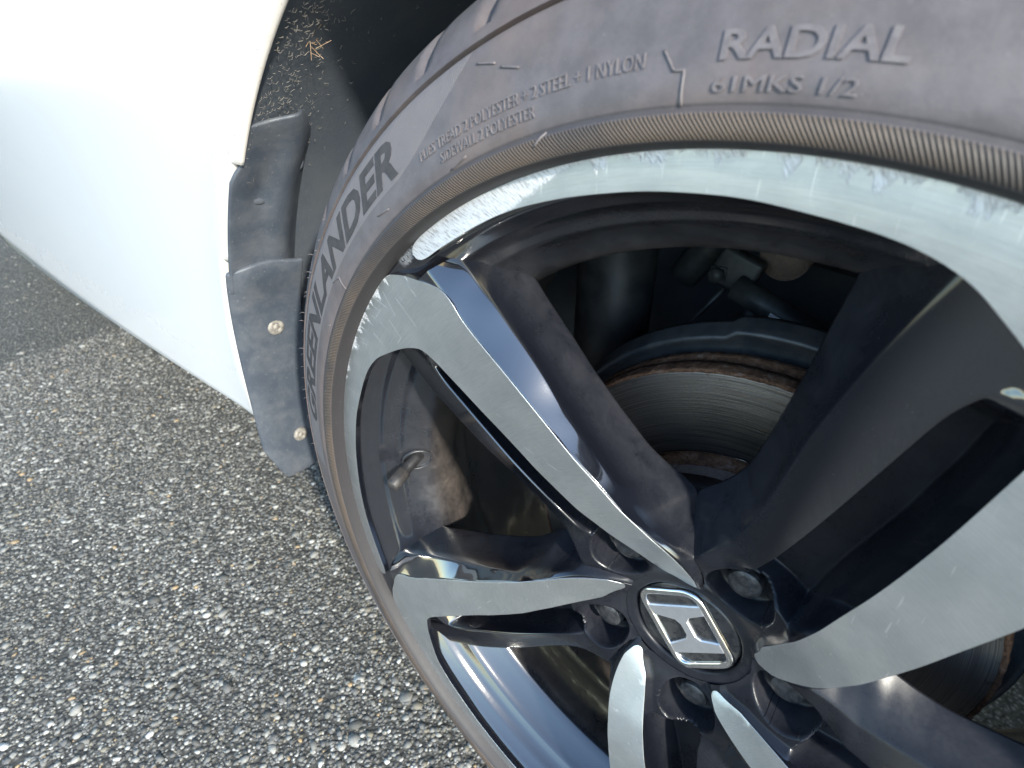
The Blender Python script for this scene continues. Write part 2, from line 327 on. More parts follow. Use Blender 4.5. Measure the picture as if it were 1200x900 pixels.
# ------------------------------------------------------------------ ground
def ground():
    g = []; xs = [-60, -8, -2.2, .8, 8, 60]
    V = [(x, y, 0) for x in xs for y in xs]; n = len(xs)
    F = [(i * n + j, (i + 1) * n + j, (i + 1) * n + j + 1, i * n + j + 1) for i in range(n - 1) for j in range(n - 1)]
    put('asphalt_ground', mesh('asphalt_ground', V, F), M_ASPH, smooth=False, kind='structure', label='weathered grey asphalt with exposed aggregate beside the wheel', category='asphalt')
    # aggregate: low polygonal chips bedded in the binder
    bm = bmesh.new(); bmesh.ops.create_icosphere(bm, subdivisions=1, radius=1)
    U = np.array([v.co for v in bm.verts]); T = np.array([[v.index for v in f.verts] for f in bm.faces]); bm.free()
    bm = bmesh.new(); bmesh.ops.create_icosphere(bm, subdivisions=2, radius=1)
    bm.free()
    N1, N2 = 80000, 30000
    x = np.concatenate([.08 - 1.7 * RNG.uniform(0, 1, N1) ** 1.15, RNG.uniform(-3.2, .06, N2)]); y = np.concatenate([np.clip(RNG.normal(-.08, .30, N1), -.62, .9), RNG.uniform(-.80, 1.6, N2)])
    N = N1 + N2
    sz = np.exp(RNG.normal(math.log(.0017), .46, N)); sz = np.clip(sz, .0013, .0085)
    V = U[None] * (1 + RNG.normal(0, .17, (N, len(U), 1)))
    V = V * np.stack([sz * RNG.uniform(.8, 1.35, N), sz * RNG.uniform(.7, 1.1, N), sz * RNG.uniform(.28, .5, N)], 1)[:, None, :]
    a = RNG.uniform(0, 2 * PI, N); c, s_ = np.cos(a)[:, None], np.sin(a)[:, None]
    tx = RNG.normal(0, .16, N)[:, None]
    X = V[:, :, 0] * c - V[:, :, 1] * s_; Y = V[:, :, 0] * s_ + V[:, :, 1] * c; Z = V[:, :, 2] + tx * V[:, :, 0]
    V = np.stack([X + x[:, None], Y + y[:, None], Z + (sz * .04)[:, None]], 2).reshape(-1, 3)
    F = (T[None] + (np.arange(N) * len(U))[:, None, None]).reshape(-1, 3)
    me = bpy.data.meshes.new('asphalt_chippings')
    me.vertices.add(len(V)); me.vertices.foreach_set('co', V.ravel()); me.loops.add(F.size); me.loops.foreach_set('vertex_index', F.ravel().astype(np.int32))
    me.polygons.add(len(F)); me.polygons.foreach_set('loop_start', np.arange(0, F.size, 3, dtype=np.int32)); me.update(); me.validate()
    put('asphalt_chippings', me, M_CHIP, smooth=False, kind='stuff', label='grey, tan and white stone chippings bedded in the asphalt', category='gravel')
ground()

# ------------------------------------------------------------------ wheel
WHEEL = thing('wheel_assembly', 'scratched black and silver alloy wheel with low dusty tyre on the white car', 'wheel', (0, 0, ZC))

# tyre
HALF = [(.2595, .010), (.2606, .004), (.2614, .0006), (.2618, -.0022), (.2626, -.0052), (.2638, -.0078), (.2652, -.0091), (.2672, -.0098), (.2692, -.0101), (.2712, -.0099), (.2724, -.0092),
        (.2732, -.0077), (.2740, -.0069), (.2750, -.0070), (.2768, -.0073), (.280, -.0068), (.2835, -.0057), (.287, -.0043), (.290, -.0032), (.294, -.0018), (.298, -.0005), (.302, .0008), (.306, .0022), (.3095, .0034), (.3122, .0043),
        (.3129, .0060), (.3134, .0074), (.3140, .0060), (.3146, .0049), (.3165, .0063), (.319, .0082), (.3225, .0106), (.3262, .0135), (.3296, .0168), (.3326, .0206), (.3352, .0250), (.3372, .0300), (.3388, .036), (.340, .044), (.3408, .053), (.3412, .062)]
def tyre():
    CEN = .112
    prof = HALF + [(.3412, .0622), (.3345, .0628), (.3345, .0698), (.3412, .0704), (.3416, .085), (.3416, .1035), (.3346, .1042)]
    prof = prof + [(r, 2 * CEN - d) for r, d in prof[::-1]]
    n = 900; V, F = revolve(prof, n); V = np.array(V); k = len(prof)
    r = np.hypot(V[:, 0], V[:, 2]); a = np.degrees(np.arctan2(-V[:, 2], V[:, 0])); d = V[:, 1]; dd = np.minimum(d, 2 * CEN - d)
    # slanted sipes across the shoulder
    ph = (a - dd * 95 + 1.4) % 7.2; gr = np.exp(-((ph - 3.6) / .62) ** 4) * np.clip((r - .3190) / .004, 0, 1) * (dd < .061)
    r2 = r - .0078 * gr
    r2 += np.clip((r - .315) / .02, 0, 1) * .0003 * np.sin(a * 31)
    V[:, 0] *= r2 / r; V[:, 2] *= r2 / r
    V[:, 2] = np.maximum(V[:, 2], -ZC + .0015)                    # contact patch
    o = put('tyre', mesh('tyre', V, F), M_TYRE, WHEEL); sharp(o, 50); return o
TYRE = tyre()
hp = np.array(HALF); hs = np.argsort(hp[4:, 0]) + 4
def tyre_d(r): return float(np.interp(r, hp[hs, 0], hp[hs, 1]))
def bend_text(name, txt, a0, a1, r0, h, m, parent, lift=.00035, shear=0., bold=0., depth=.0006, label=None):
    """raised lettering following the sidewall from angle a0 to a1 (deg) with its baseline at radius r0."""
    cu = bpy.data.curves.new(name, 'FONT'); cu.body = txt; cu.size = 1; cu.shear = shear; cu.offset = bold; cu.extrude = .5; cu.resolution_u = 3
    ob = bpy.data.objects.new(name + '_source', cu); COL.objects.link(ob)
    me = bpy.data.meshes.new_from_object(ob.evaluated_get(bpy.context.evaluated_depsgraph_get()))
    bpy.data.objects.remove(ob); bpy.data.curves.remove(cu)
    bm = bmesh.new(); bm.from_mesh(me)
    long_e = [e for e in bm.edges if e.calc_length() > .22 and abs(e.verts[0].co.z - e.verts[1].co.z) < .1]
    bmesh.ops.subdivide_edges(bm, edges=long_e, cuts=3); bmesh.ops.triangulate(bm, faces=bm.faces)
    co = np.array([v.co for v in bm.verts]); x0, x1 = co[:, 0].min(), co[:, 0].max(); y0, y1 = 0., .72
    for v in bm.verts:
        a = a0 + (a1 - a0) * (v.co.x - x0) / (x1 - x0); r = r0 + h * (v.co.y - y0) / (y1 - y0)
        top = v.co.z > 0
        v.co = P(r, a, tyre_d(r) - (lift if top else -depth))
    bmesh.ops.recalc_face_normals(bm, faces=bm.faces)
    bm.to_mesh(me); bm.free(); me.name = name; me.materials.clear()
    kw = {'label': label} if label else {}
    return put(name, me, m, parent, smooth=False, **kw)
bend_text('brand_lettering', 'GREENLANDER', -171.5, -124.5, .2905, .0175, M_LETTER, TYRE, lift=.0002, shear=.25, bold=.035)
bend_text('construction_lettering', 'PLIES TREAD 2 POLYESTER + 2 STEEL + 1 NYLON', -120.8, -98.6, .2858, .0046, M_EMBOSS, TYRE, lift=.0005)
bend_text('construction_lettering', 'SIDEWALL 2 POLYESTER', -118.0, -107.2, .2795, .0044, M_EMBOSS, TYRE, lift=.0005)
bend_text('radial_lettering', 'RADIAL', -93.9, -84.5, .2858, .0075, M_EMBOSS, TYRE, lift=.0006, bold=.02)
bend_text('load_lettering', '61MKS 1/2', -94.0, -86.2, .2775, .0042, M_EMBOSS, TYRE, lift=.0006)
bend_text('serial_lettering', 'DOT 4B8K 2320', -155.0, -146.0, .2792, .0032, M_EMBOSS, TYRE, lift=.0004) if False else None
def tyre_marks():
    # moulded witness lines: fine raised ribs drawn on the sidewall
    lines = [[(.2868, -143.6), (.2832, -141.6), (.2745, -141.6)], [(.2900, -97.4), (.2840, -96.6), (.2838, -95.9), (.2742, -95.9)], [(.307, -112.6), (.3035, -110.8)],
             [(.3012, -110.3), (.2980, -108.6)], [(.2815, -129.5), (.2795, -127.3)], [(.2752, -117.2), (.2768, -115.0)], [(.2700, -107.4), (.2735, -106.4)], [(.280, -150.0), (.2765, -149.2)]]
    for L in lines:
        pts = []
        for (r0, a0), (r1, a1) in zip(L, L[1:]):
            for i in range(7):
                f = i / 6; r = r0 + (r1 - r0) * f; pts.append(P(r, a0 + (a1 - a0) * f, tyre_d(r) - .0002))
        put('moulding_line', mesh('moulding_line', *tube(pts, .00042, 6)), M_EMBOSS, TYRE)
    # short rubber vent hairs standing off the shoulder
    V = []; F = []
    for i in range(30):
        a = -196 + i * 1.9 + random.uniform(-.7, .7); r = random.choice((.3155, .3215, .3240)); d = tyre_d(r)
        p0 = Vector(P(r, a, d + .0005)); nrm = Vector(P(1, a, 0)) * .75 + Vector((0, -.75, 0)); L = random.uniform(.0018, .0042)
        p1 = p0 + nrm * L * .6; p2 = p0 + nrm * L + Vector((0, 0, -.0012)) + Vector(P(random.uniform(-.001, .001), a + 90, 0))
        v, f = tube([p0, p1, p2], [.00026, .00020, .00012], 5); F += [tuple(x + len(V) for x in q) for q in f]; V += v
    put('vent_hairs', mesh('vent_hairs', V, F), M_EMBOSS, TYRE, kind='stuff')
tyre_marks()

# rim barrel: black flange, cone and well
def barrel():
    prof = [(.2600, .012), (.2613, .0040), (.2617, .0016), (.2613, .0003), (.2600, .0004), (.2575, .0014), (.2540, .0026), (.2510, .0036), (.2490, .0050), (.2472, .0078), (.2452, .0108), (.2430, .0132), (.2418, .0148), (.2410, .0172), (.2398, .0200), (.2370, .0232),
            (.2342, .0254), (.2328, .0268), (.2319, .0292), (.2302, .0322), (.2258, .0376), (.2224, .0418), (.2190, .0452), (.2176, .0480), (.2168, .0510), (.2166, .0560), (.2168, .0660), (.2185, .0720), (.2230, .0800), (.2280, .0880), (.2302, .0950), (.2312, .0990), (.2340, .1030), (.2362, .1080),
            (.2368, .1300), (.2380, .1700), (.2400, .1950), (.2440, .2050), (.2520, .2120), (.2600, .2140), (.2612, .2180)]
    back = [(.2618, .216), (.2440, .208), (.2405, .198), (.2395, .120), (.2340, .100), (.2230, .075), (.2215, .055), (.2440, .022), (.2560, .013), (.2600, .012)]
    return put('rim_barrel', mesh('rim_barrel', *revolve(prof + back, 360)), M_BARREL, WHEEL)
BARREL = barrel()

# machined face: depth of the diamond-cut surface over the radius
DR = np.array([.034, .040, .050, .062, .080, .100, .130, .170, .215, .250, .263]); DD = np.array([.0345, .0303, .0244, .0190, .0108, .0046, .0008, -.0010, -.0012, -.0009, -.0003])
_rr = np.linspace(.03, .27, 481); _dd = np.interp(_rr, DR, DD); _k = np.exp(-.5 * (np.arange(-16, 17) / 6.) ** 2); _k /= _k.sum()
_ds = np.convolve(np.pad(_dd, 16, mode='edge'), _k, 'valid')
def Dface(r): return np.interp(r, _rr, _ds)
CW = [(42, -16), (50, -17.2), (60, -20.5), (67, -23.5), (73, -27.6), (82, -32.5), (94, -37.7), (109, -41.5), (125, -45), (141, -48), (160, -50.1), (178, -52), (197, -54), (215, -55.2), (226, -55.4), (234, -56.0), (241, -57.5), (246, -58.9), (252.8, -60.6), (257.5, -62.1), (260.3, -63.2), (261.4, -64.8)]
END = [(261.0, -128.0), (259.6, -128.9), (257.4, -129.2), (255.0, -129.1), (252.8, -128.6), (251.4, -127.3), (250.9, -124), (250.9, -118), (250.9, -113.3), (250.0, -108), (249.1, -103), (248.5, -98), (247.6, -92), (246, -87), (244.9, -82.5), (243.4, -79.3), (240.3, -76.4), (235.1, -73.6), (228, -69.9), (221.6, -67.3), (216.6, -66.1),
       (207, -65.2), (192, -64.3), (176, -62.9), (162, -62), (149, -60.6), (130, -58.9), (112, -56.9), (96, -53.9), (83, -50), (75, -48.2), (63, -44.5), (56, -41), (50, -37.4), (46, -31.8), (43, -27), (41, -24), (40, -21.5), (40, -19), (40.6, -17.2)]
def smooth_outline():
    pts = [(r / 1000, a) for r, a in CW]; pts += [(.2614, a) for a in np.arange(-66.5, -127.2, -1.5)]; pts += [(r / 1000, a) for r, a in END]
    xy = np.array([(r * math.cos(math.radians(a)), -r * math.sin(math.radians(a))) for r, a in pts])
    n = len(xy); out = []
    for i in range(n):                                          # centripetal-ish Catmull-Rom
        p0, p1, p2, p3 = xy[i - 1], xy[i], xy[(i + 1) % n], xy[(i + 2) % n]; L = np.linalg.norm(p2 - p1); m = max(1, int(L / .0014))
        for j in range(m):
            t = j / m; out.append(.5 * ((2 * p1) + (p2 - p0) * t + (2 * p0 - 5 * p1 + 4 * p2 - p3) * t * t + (3 * p1 - p0 - 3 * p2 + p3) * t ** 3))
    out = np.array(out)
    # even out the long edges (casting-smooth), leaving tips and corners as drawn
    rr = np.hypot(out[:, 0], out[:, 1]); wgt = np.clip((rr - .050) / .012, 0, 1) * np.clip((.205 - rr) / .012, 0, 1)
    for _ in range(220):
        lap = .5 * (np.roll(out, 1, 0) + np.roll(out, -1, 0)) - out; out = out + .5 * lap * wgt[:, None]
    return out
def machined_mesh():
    ol = smooth_outline(); n = len(ol)
    # ring of inset points for a small rolled edge, then interior grid
    gx = []
    step = .0034
    for x in np.arange(-.27, .27, step):
        for z in np.arange(-.01, .27, step):
            r = math.hypot(x, z)
            if .038 < r < .263: gx.append((x + random.uniform(-.0006, .0006), z + random.uniform(-.0006, .0006)))
    gx = np.array(gx)
    # keep points inside the outline and away from its edge
    a = ol; b = np.roll(ol, -1, 0)
    ins = np.zeros(len(gx), bool)
    for (x0, y0), (x1, y1) in zip(a, b):
        c = ((y0 > gx[:, 1]) != (y1 > gx[:, 1])); xi = (x1 - x0) * (gx[:, 1] - y0) / ((y1 - y0) if y1 != y0 else 1e-12) + x0; ins ^= c & (gx[:, 0] < xi)
    dmin = np.min(np.hypot(gx[:, 0, None] - ol[None, :, 0], gx[:, 1, None] - ol[None, :, 1]), 1)
    gx = gx[ins & (dmin > .0018)]
    vs = [Vector(p) for p in np.vstack([ol, gx])]
    v2, _, f2, ov, _, _ = geometry.delaunay_2d_cdt(vs, [], [list(range(n))], 1, 1e-7)
    V = []
    for v in v2:
        r = v.length; V.append((v.x, float(Dface(r)), v.y))
    nb = len(V); om = {}
    for i, o in enumerate(ov):
        for q in o:
            if q < n: om[q] = i
    loop = [om[i] for i in range(n)]
    F = [tuple(f) for f in f2]; mi = [0] * len(F)
    # skirt: a hair of rolled metal, then black painted side
    def ring(off_d, shrink):
        s0 = len(V)
        for i in range(n):
            v = V[loop[i]]; t = ol[(i + 1) % n] - ol[i - 1]; nn = np.array([t[1], -t[0]]); nn /= max(np.linalg.norm(nn), 1e-9)
            V.append((v[0] + nn[0] * shrink, v[1] + off_d, v[2] + nn[1] * shrink))
        return list(range(s0, s0 + n))
    area = .5 * np.sum(ol[:, 0] * np.roll(ol[:, 1], -1) - np.roll(ol[:, 0], -1) * ol[:, 1]); sg = 1 if area > 0 else -1
    r1 = ring(.00014, .00012 * sg); r2 = ring(.0036, .00045 * sg)
    for A, B, m in ((loop, r1, 0), (r1, r2, 1)):
        for i in range(n):
            j = (i + 1) % n; F.append((A[i], A[j], B[j], B[i])); mi.append(m)
    me = mesh('machined_face', V, F, mi)
    bm = bmesh.new(); bm.from_mesh(me); bmesh.ops.recalc_face_normals(bm, faces=bm.faces)
    top = max(bm.faces, key=lambda f: f.calc_area() if abs(f.normal.y) > .8 else 0)
    if top.normal.y > 0:
        for f in bm.faces: f.normal_flip()
    bm.to_mesh(me); bm.free(); return me

def spoke_mesh():
    gr_ = np.linspace(.020, .275, 1021); cache = {}
    def I(tab, r):                     # table over the radius, eased so the casting has no facets
        if id(tab) not in cache:
            y = np.interp(gr_, [t[0] / 1000 for t in tab], [t[1] for t in tab]); out = y.copy()
            for sg in (6, 20):
                k_ = np.exp(-.5 * (np.arange(-60, 61) / sg) ** 2); k_ /= k_.sum(); ys = np.convolve(np.pad(y, 60, mode='edge'), k_, 'valid')
                if sg == 6: out = ys
                else: f_ = np.clip((gr_ - .088) / .025, 0, 1); out = out * (1 - f_) + ys * f_
            cache[id(tab)] = (out, tab)
        return np.interp(r, gr_, cache[id(tab)][0])
    rs = np.concatenate([np.arange(.0375, .090, .00042), np.arange(.090, .120, .0010), np.arange(.120, .2465, .0018)])
    A_t = [(36, -11), (40, -12), (50, -14), (60, -17), (67, -19.7), (73, -22.5), (79, -25.5), (92, -25.8), (97, -29.5), (103, -35.2), (113, -40), (136, -44.6), (160, -47.6), (180, -49.0), (205, -50.6), (217, -51), (250, -53)]
    A_d = [(36, .0347), (40, .0335), (50, .0295), (60, .0255), (67, .0228), (73, .031), (79, .040), (92, .045), (100, .0465), (217, .046), (250, .046)]
    B_t = [(42, -14.2), (50, -15.8), (60, -19.2), (67, -22.4), (75, -27.2), (85, -33.0), (97, -38.2), (117, -41.7), (135, -45.0), (155, -47.6), (173, -48.7), (200, -50.9), (215, -51.8), (228, -53.0), (233, -52.9), (250, -54.5)]
    Bo = [(38, .0012), (60, .0020), (80, .0040), (100, .0062), (120, .0085), (140, .0108), (160, .0122), (200, .0128), (250, .0130)]
    C_t = CW[:14] + [(226, -55.4), (250, -56.5)]; C_t = [(36, -15.5)] + C_t
    Dt = [(36, -27)] + [t for t in END[::-1] if t[0] < 217 and t[1] < -23.5 and t[0] > 40.5] + [(250, -66.5)]
    Dt = sorted(Dt)
    E_t = [(40, -80), (50, -80), (60, -78.5), (67, -76), (76, -73.4), (85, -71.8), (100, -71), (120, -70.8), (200, -70.8), (218, -69.6), (250, -69)]
    E_d = [(40, .0335), (50, .0290), (60, .0255), (67, .0250), (76, .0262), (85, .0205), (100, .0172), (120, .0142), (140, .0122), (170, .0112), (200, .0102), (220, .0088), (250, .0080)]
    F_t = [(40, -83.7), (50, -85.5), (60, -87.5), (67, -90.5), (79, -84.6), (88, -80.8), (100, -80), (120, -79.3), (160, -79.2), (200, -78), (250, -76)]
    F_d = [(40, .0335), (50, .0293), (60, .0255), (67, .0229), (79, .0247), (88, .0250), (100, .0248), (150, .0215), (200, .0185), (250, .0170)]
    G_t = [(36, -83), (40, -84), (50, -86), (60, -89), (67, -91.7), (73, -94.5), (79, -97.5), (92, -97.8), (98, -93), (108, -88.2), (120, -85.8), (142, -84.4), (173, -83.5), (217, -83), (250, -83)]
    G_d = A_d
    V = []; F = []; nc = None; NA, NB = 28, 18; c0, c1 = NA + NB, NA + NB + 10
    nutc = np.array([.0582 * math.cos(math.radians(-67)), -.0582 * math.sin(math.radians(-67))])
    for r in rs:
        ta, tb, tc, td, te, tf, tg = (float(I(t, r)) for t in (A_t, B_t, C_t, Dt, E_t, F_t, G_t))
        dc = float(Dface(r)); dB = dc + float(I(Bo, r)); ch = float(np.clip((r - .072) / .009, 0, 1) * np.clip((.216 - r) / .022, 0, 1)); ch = ch * ch * (3 - 2 * ch)
        dE = float(I(E_d, r))
        if r < .0675: dE = max(dE, dc + .001)
        # channel between the machined edge and the ridge
        bw = math.degrees(.0040 / r)
        segs = [((ta, float(I(A_d, r))), (tb, dB), NA), ((tb, dB), (tc, dc + .0007), NB), ((tc, dc + .0006), (td, dc + .0006), 10)]
        x1 = td - min(bw, (td - te) * .45); dfl = (dc + .0006 + (dE - dc) * .6) * (1 - ch) + (.041 - .05 * max(0, r - .1)) * ch
        segs += [((td, dc + .0006), (x1, max(dfl, dc + .001)), 24), ((x1, max(dfl, dc + .001)), (te + (td - te) * .10, max(dfl, dE - .001) if ch > 0 else dE), 30),
                 ((te + (td - te) * .10, max(dfl, dE - .001) if ch > 0 else dE), (te, dE), 16), ((te, dE), (tf, float(I(F_d, r))), 26), ((tf, float(I(F_d, r))), (tg, float(I(G_d, r))), 26)]
        th = []; dp = []; fix = []
        for (t0, d0), (t1, d1), m in segs:
            for i in range(m): th.append(t0 + (t1 - t0) * i / m); dp.append(d0 + (d1 - d0) * i / m); fix.append(False)
        th.append(tg); dp.append(float(I(G_d, r))); nc = len(th)
        th = np.array(th); dp = np.array(dp)
        # round the creases: gaussian along arc length
        s = np.concatenate([[0], np.cumsum(np.hypot(np.diff(np.radians(th)) * r, np.diff(dp)))])
        W = np.exp(-.5 * ((s[:, None] - s[None]) / .0009) ** 2); wt = np.gradient(s) + 1e-9; W = W * wt[None]; W /= W.sum(1)[:, None]
        th2, dp2 = W @ th, W @ dp
        core = np.zeros(nc, bool); core[c0:c1 + 1] = True; core[[0, -1]] = True
        edge_keep = np.exp(-((np.arange(nc) - c0) / 1.5) ** 2) + np.exp(-((np.arange(nc) - c1) / 1.5) ** 2); edge_keep = np.clip(edge_keep + core, 0, 1)
        edge_keep[[0, -1]] = 1
        th = th * edge_keep + th2 * (1 - edge_keep); dp = dp * edge_keep + dp2 * (1 - edge_keep)
        for t, d in zip(th, dp):
            x, z = r * math.cos(math.radians(t)), -r * math.sin(math.radians(t))
            V.append((x, d, z))
    m = len(rs)
    for i in range(m - 1):
        for j in range(nc - 1):
            F.append((i * nc + j, i * nc + j + 1, (i + 1) * nc + j + 1, (i + 1) * nc + j))
    i0 = int(np.searchsorted(rs, .100))
    for i in range(i0, m - 1): F.append((i * nc, (i + 1) * nc, (i + 1) * nc + nc - 1, i * nc + nc - 1))   # back of the spoke
    me = mesh('spoke', V, F)
    # bore the nut well: cut the skin, snap its edge to a true circle, run a clean wall down to the seat
    bm = bmesh.new(); bm.from_mesh(me); RW = .0180
    Q = lambda v: math.hypot(v.co.x - nutc[0], v.co.z - nutc[1])
    bmesh.ops.delete(bm, geom=[v for v in bm.verts if Q(v) < RW], context='VERTS')
    for v in [v for v in bm.verts if not v.link_faces]: bm.verts.remove(v)
    rim = [e for e in bm.edges if len(e.link_faces) == 1 and max(Q(e.verts[0]), Q(e.verts[1])) < RW + .003]
    rv = {v for e in rim for v in e.verts}; rings = {}
    for v in rv:
        q = Q(v); ux, uz = (v.co.x - nutc[0]) / q, (v.co.z - nutc[1]) / q; d0 = v.co.y
        v.co.x, v.co.z = nutc[0] + ux * RW, nutc[1] + uz * RW
        prof = [(.0003, .0003), (.0008, .0012), (.0012, .0030), (.0014, None), (.0022, None), (.0060, None), (.0170, None)]
        fl = [None, None, None, .0425, .0442, .0446, .0446]
        rings[v] = [bm.verts.new((nutc[0] + ux * (RW - p[0]), max(d0, min(d0 + p[1], .0424)) if p[1] is not None else max(f_, d0), nutc[1] + uz * (RW - p[0]))) for p, f_ in zip(prof, fl)]
    for e in rim:
        a_, b_ = e.verts
        A_ = [a_] + rings[a_]; B_ = [b_] + rings[b_]
        for i in range(len(A_) - 1):
            try: bm.faces.new((A_[i], B_[i], B_[i + 1], A_[i + 1]))
            except ValueError: pass
    bmesh.ops.recalc_face_normals(bm, faces=bm.faces)
    bm.to_mesh(me); bm.free()
    return me
SP = spoke_mesh(); SP.materials.append(M_GLOSS); MF = machined_mesh(); MF.materials.append(M_MACH); MF.materials.append(M_GLOSS)
for me in (SP, MF):
    for p in me.polygons: p.use_smooth = True
bm = bmesh.new(); bm.from_mesh(MF)
for e in bm.edges:
    if len(e.link_faces) == 2 and e.calc_face_angle(0) > .6: e.smooth = False
bm.to_mesh(MF); bm.free()
sp0 = put('spoke', SP, None, WHEEL); mf0 = put('machined_face', MF, None, sp0)
mf0.material_slots[0].link = 'OBJECT'; mf0.material_slots[0].material = M_MACH_KERBED

# hub face round the cap, and the hub body behind the spokes
hub = [(.0300, .046), (.0312, .0385), (.0314, .0362), (.0319, .0350), (.0328, .0345), (.0345, .0343), (.0372, .0340), (.0385, .0337), (.0388, .0350), (.0390, .060), (.072, .060), (.080, .0555), (.083, .055), (.0835, .058), (.080, .075), (.030, .080), (.0300, .046)]
put('hub', mesh('hub', *revolve(hub, 160)), M_GLOSS, WHEEL)

# centre cap with its emblem
def cap():
    prof = [(.0002, .0352), (.012, .0352), (.024, .0354), (.0286, .0357), (.0298, .0362), (.0306, .0374), (.0308, .0420), (.0, .0420)]
    c = put('centre_cap', mesh('centre_cap', *revolve(prof, 128)), M_CAP, WHEEL)
    ang = math.radians(142); upv = np.array([math.cos(ang), -math.sin(ang)]); rtv = np.array([upv[1], -upv[0]])
    def E(x, y, d): q = rtv * x + upv * y; return (q[0], d, q[1])
    def rounded(pts, rad, n=7):
        out = []; m = len(pts)
        for i in range(m):
            p0, p, p1 = (np.array(pts[j % m], float) for j in (i - 1, i, i + 1)); R = rad[i] if hasattr(rad, '__len__') else rad
            u, v = (p0 - p) / np.linalg.norm(p0 - p), (p1 - p) / np.linalg.norm(p1 - p)
            for k in range(n + 1):
                t = k / n; a, b = p + u * R, p + v * R; out.append((1 - t) ** 2 * a + 2 * t * (1 - t) * p + t * t * b)
        return np.array(out)
    # chrome surround: a rounded trapezoid ring with a domed section
    mid = rounded([(-.0274, .0183), (.0274, .0183), (.0238, -.0193), (-.0238, -.0193)], [.0098] * 2 + [.0090] * 2, 9)
    n = len(mid); V = []; F = []; K = 8; wd, ht = .0023, .0025
    for i in range(n):
        t = mid[(i + 1) % n] - mid[i - 1]; t /= np.linalg.norm(t); nn = np.array([t[1], -t[0]])
        for k in range(K + 1):
            b = PI * k / K; q = mid[i] + nn * math.cos(b) * wd; V.append(E(q[0], q[1], .0356 - ht * math.sin(b) ** .7))
    for i in range(n):
        j = (i + 1) % n
        for k in range(K): F.append((i * (K + 1) + k, i * (K + 1) + k + 1, j * (K + 1) + k + 1, j * (K + 1) + k))
    put('emblem_surround', mesh('emblem_surround', V, F), M_CHROME, c)
    # the H: one outline, raised, with chamfered sides
    H = [(-.0175, .0165), (-.0106, .0165), (-.0066, .0034), (-.0036, .0014), (.0036, .0014), (.0066, .0034), (.0106, .0165), (.0175, .0165), (.0156, -.0175), (.0092, -.0175),
         (.0074, -.0064), (.0050, -.0044), (-.0050, -.0044), (-.0074, -.0064), (-.0092, -.0175), (-.0156, -.0175)]
    H = np.array(H); n = len(H); ins = []
    hs_ = 1 if np.sum(H[:, 0] * np.roll(H[:, 1], -1) - np.roll(H[:, 0], -1) * H[:, 1]) > 0 else -1
    for i in range(n):
        t = H[(i + 1) % n] - H[i - 1]; t /= np.linalg.norm(t); ins.append(H[i] - np.array([t[1], -t[0]]) * .00055 * hs_)
    V = [E(*p, .0355) for p in H] + [E(*p, .0344) for p in H] + [E(*p, .0336) for p in ins]; F = []
    for b in (0, n):
        for i in range(n): F.append((b + i, b + (i + 1) % n, b + n + (i + 1) % n, b + n + i))
    for t3 in geometry.tessellate_polygon([[Vector((p[0], p[1], 0)) for p in ins]]): F.append(tuple(2 * n + q for q in t3))
    me = mesh('emblem_letter', V, F)
    bm = bmesh.new(); bm.from_mesh(me); bmesh.ops.recalc_face_normals(bm, faces=bm.faces); bm.to_mesh(me); bm.free()
    put('emblem_letter', me, M_SATIN, c, smooth=False)
cap()

# lug nuts
def nut_mesh():
    prof = [(.0002, 0), (.004, .0), (.0068, .0004), (.0084, .0014), (.0091, .0030)]; V = []; F = []; n = 48
    for i in range(n):
        a = 2 * PI * i / n
        for k, (r, d) in enumerate(prof): V.append((r * math.cos(a), d, r * math.sin(a)))
        hx = .0086 / math.cos(((a + PI / 6) % (PI / 3)) - PI / 6); hx = min(hx, .0098)
        V += [(hx * math.cos(a), .0042, hx * math.sin(a)), (hx * math.cos(a), .0150, hx * math.sin(a)), (.0112 * math.cos(a), .0158, .0112 * math.sin(a)), (.0114 * math.cos(a), .0175, .0114 * math.sin(a))]
    k = len(prof) + 4
    for i in range(n):
        for q in range(k - 1): F.append((i * k + q, i * k + q + 1, ((i + 1) % n) * k + q + 1, ((i + 1) % n) * k + q))
    return mesh('lug_nut', V, F)
NM = nut_mesh(); nut0 = put('lug_nut', NM, M_NUT, WHEEL); sharp(nut0, 30); nut0.location = P(.0570, -67, .0350)
# well liner that carries each nut seat
wl_prof = [(.0, .0), (.0130, .0), (.0150, .0006)]
for k in range(5):
    if k:
        s_ = sp0.copy(); COL.objects.link(s_); s_.parent = WHEEL; s_.rotation_euler = (0, math.radians(72 * k), 0)
        m_ = mf0.copy(); COL.objects.link(m_); m_.parent = s_; m_.material_slots[0].link = 'OBJECT'; m_.material_slots[0].material = M_MACH_SCUFFED if k == 4 else M_MACH
        n_ = nut0.copy(); COL.objects.link(n_); n_.parent = WHEEL; n_.location = P(.0570, -67 + 72 * k, .0350); n_.rotation_euler = (0, math.radians(72 * k + 17 * k), 0)

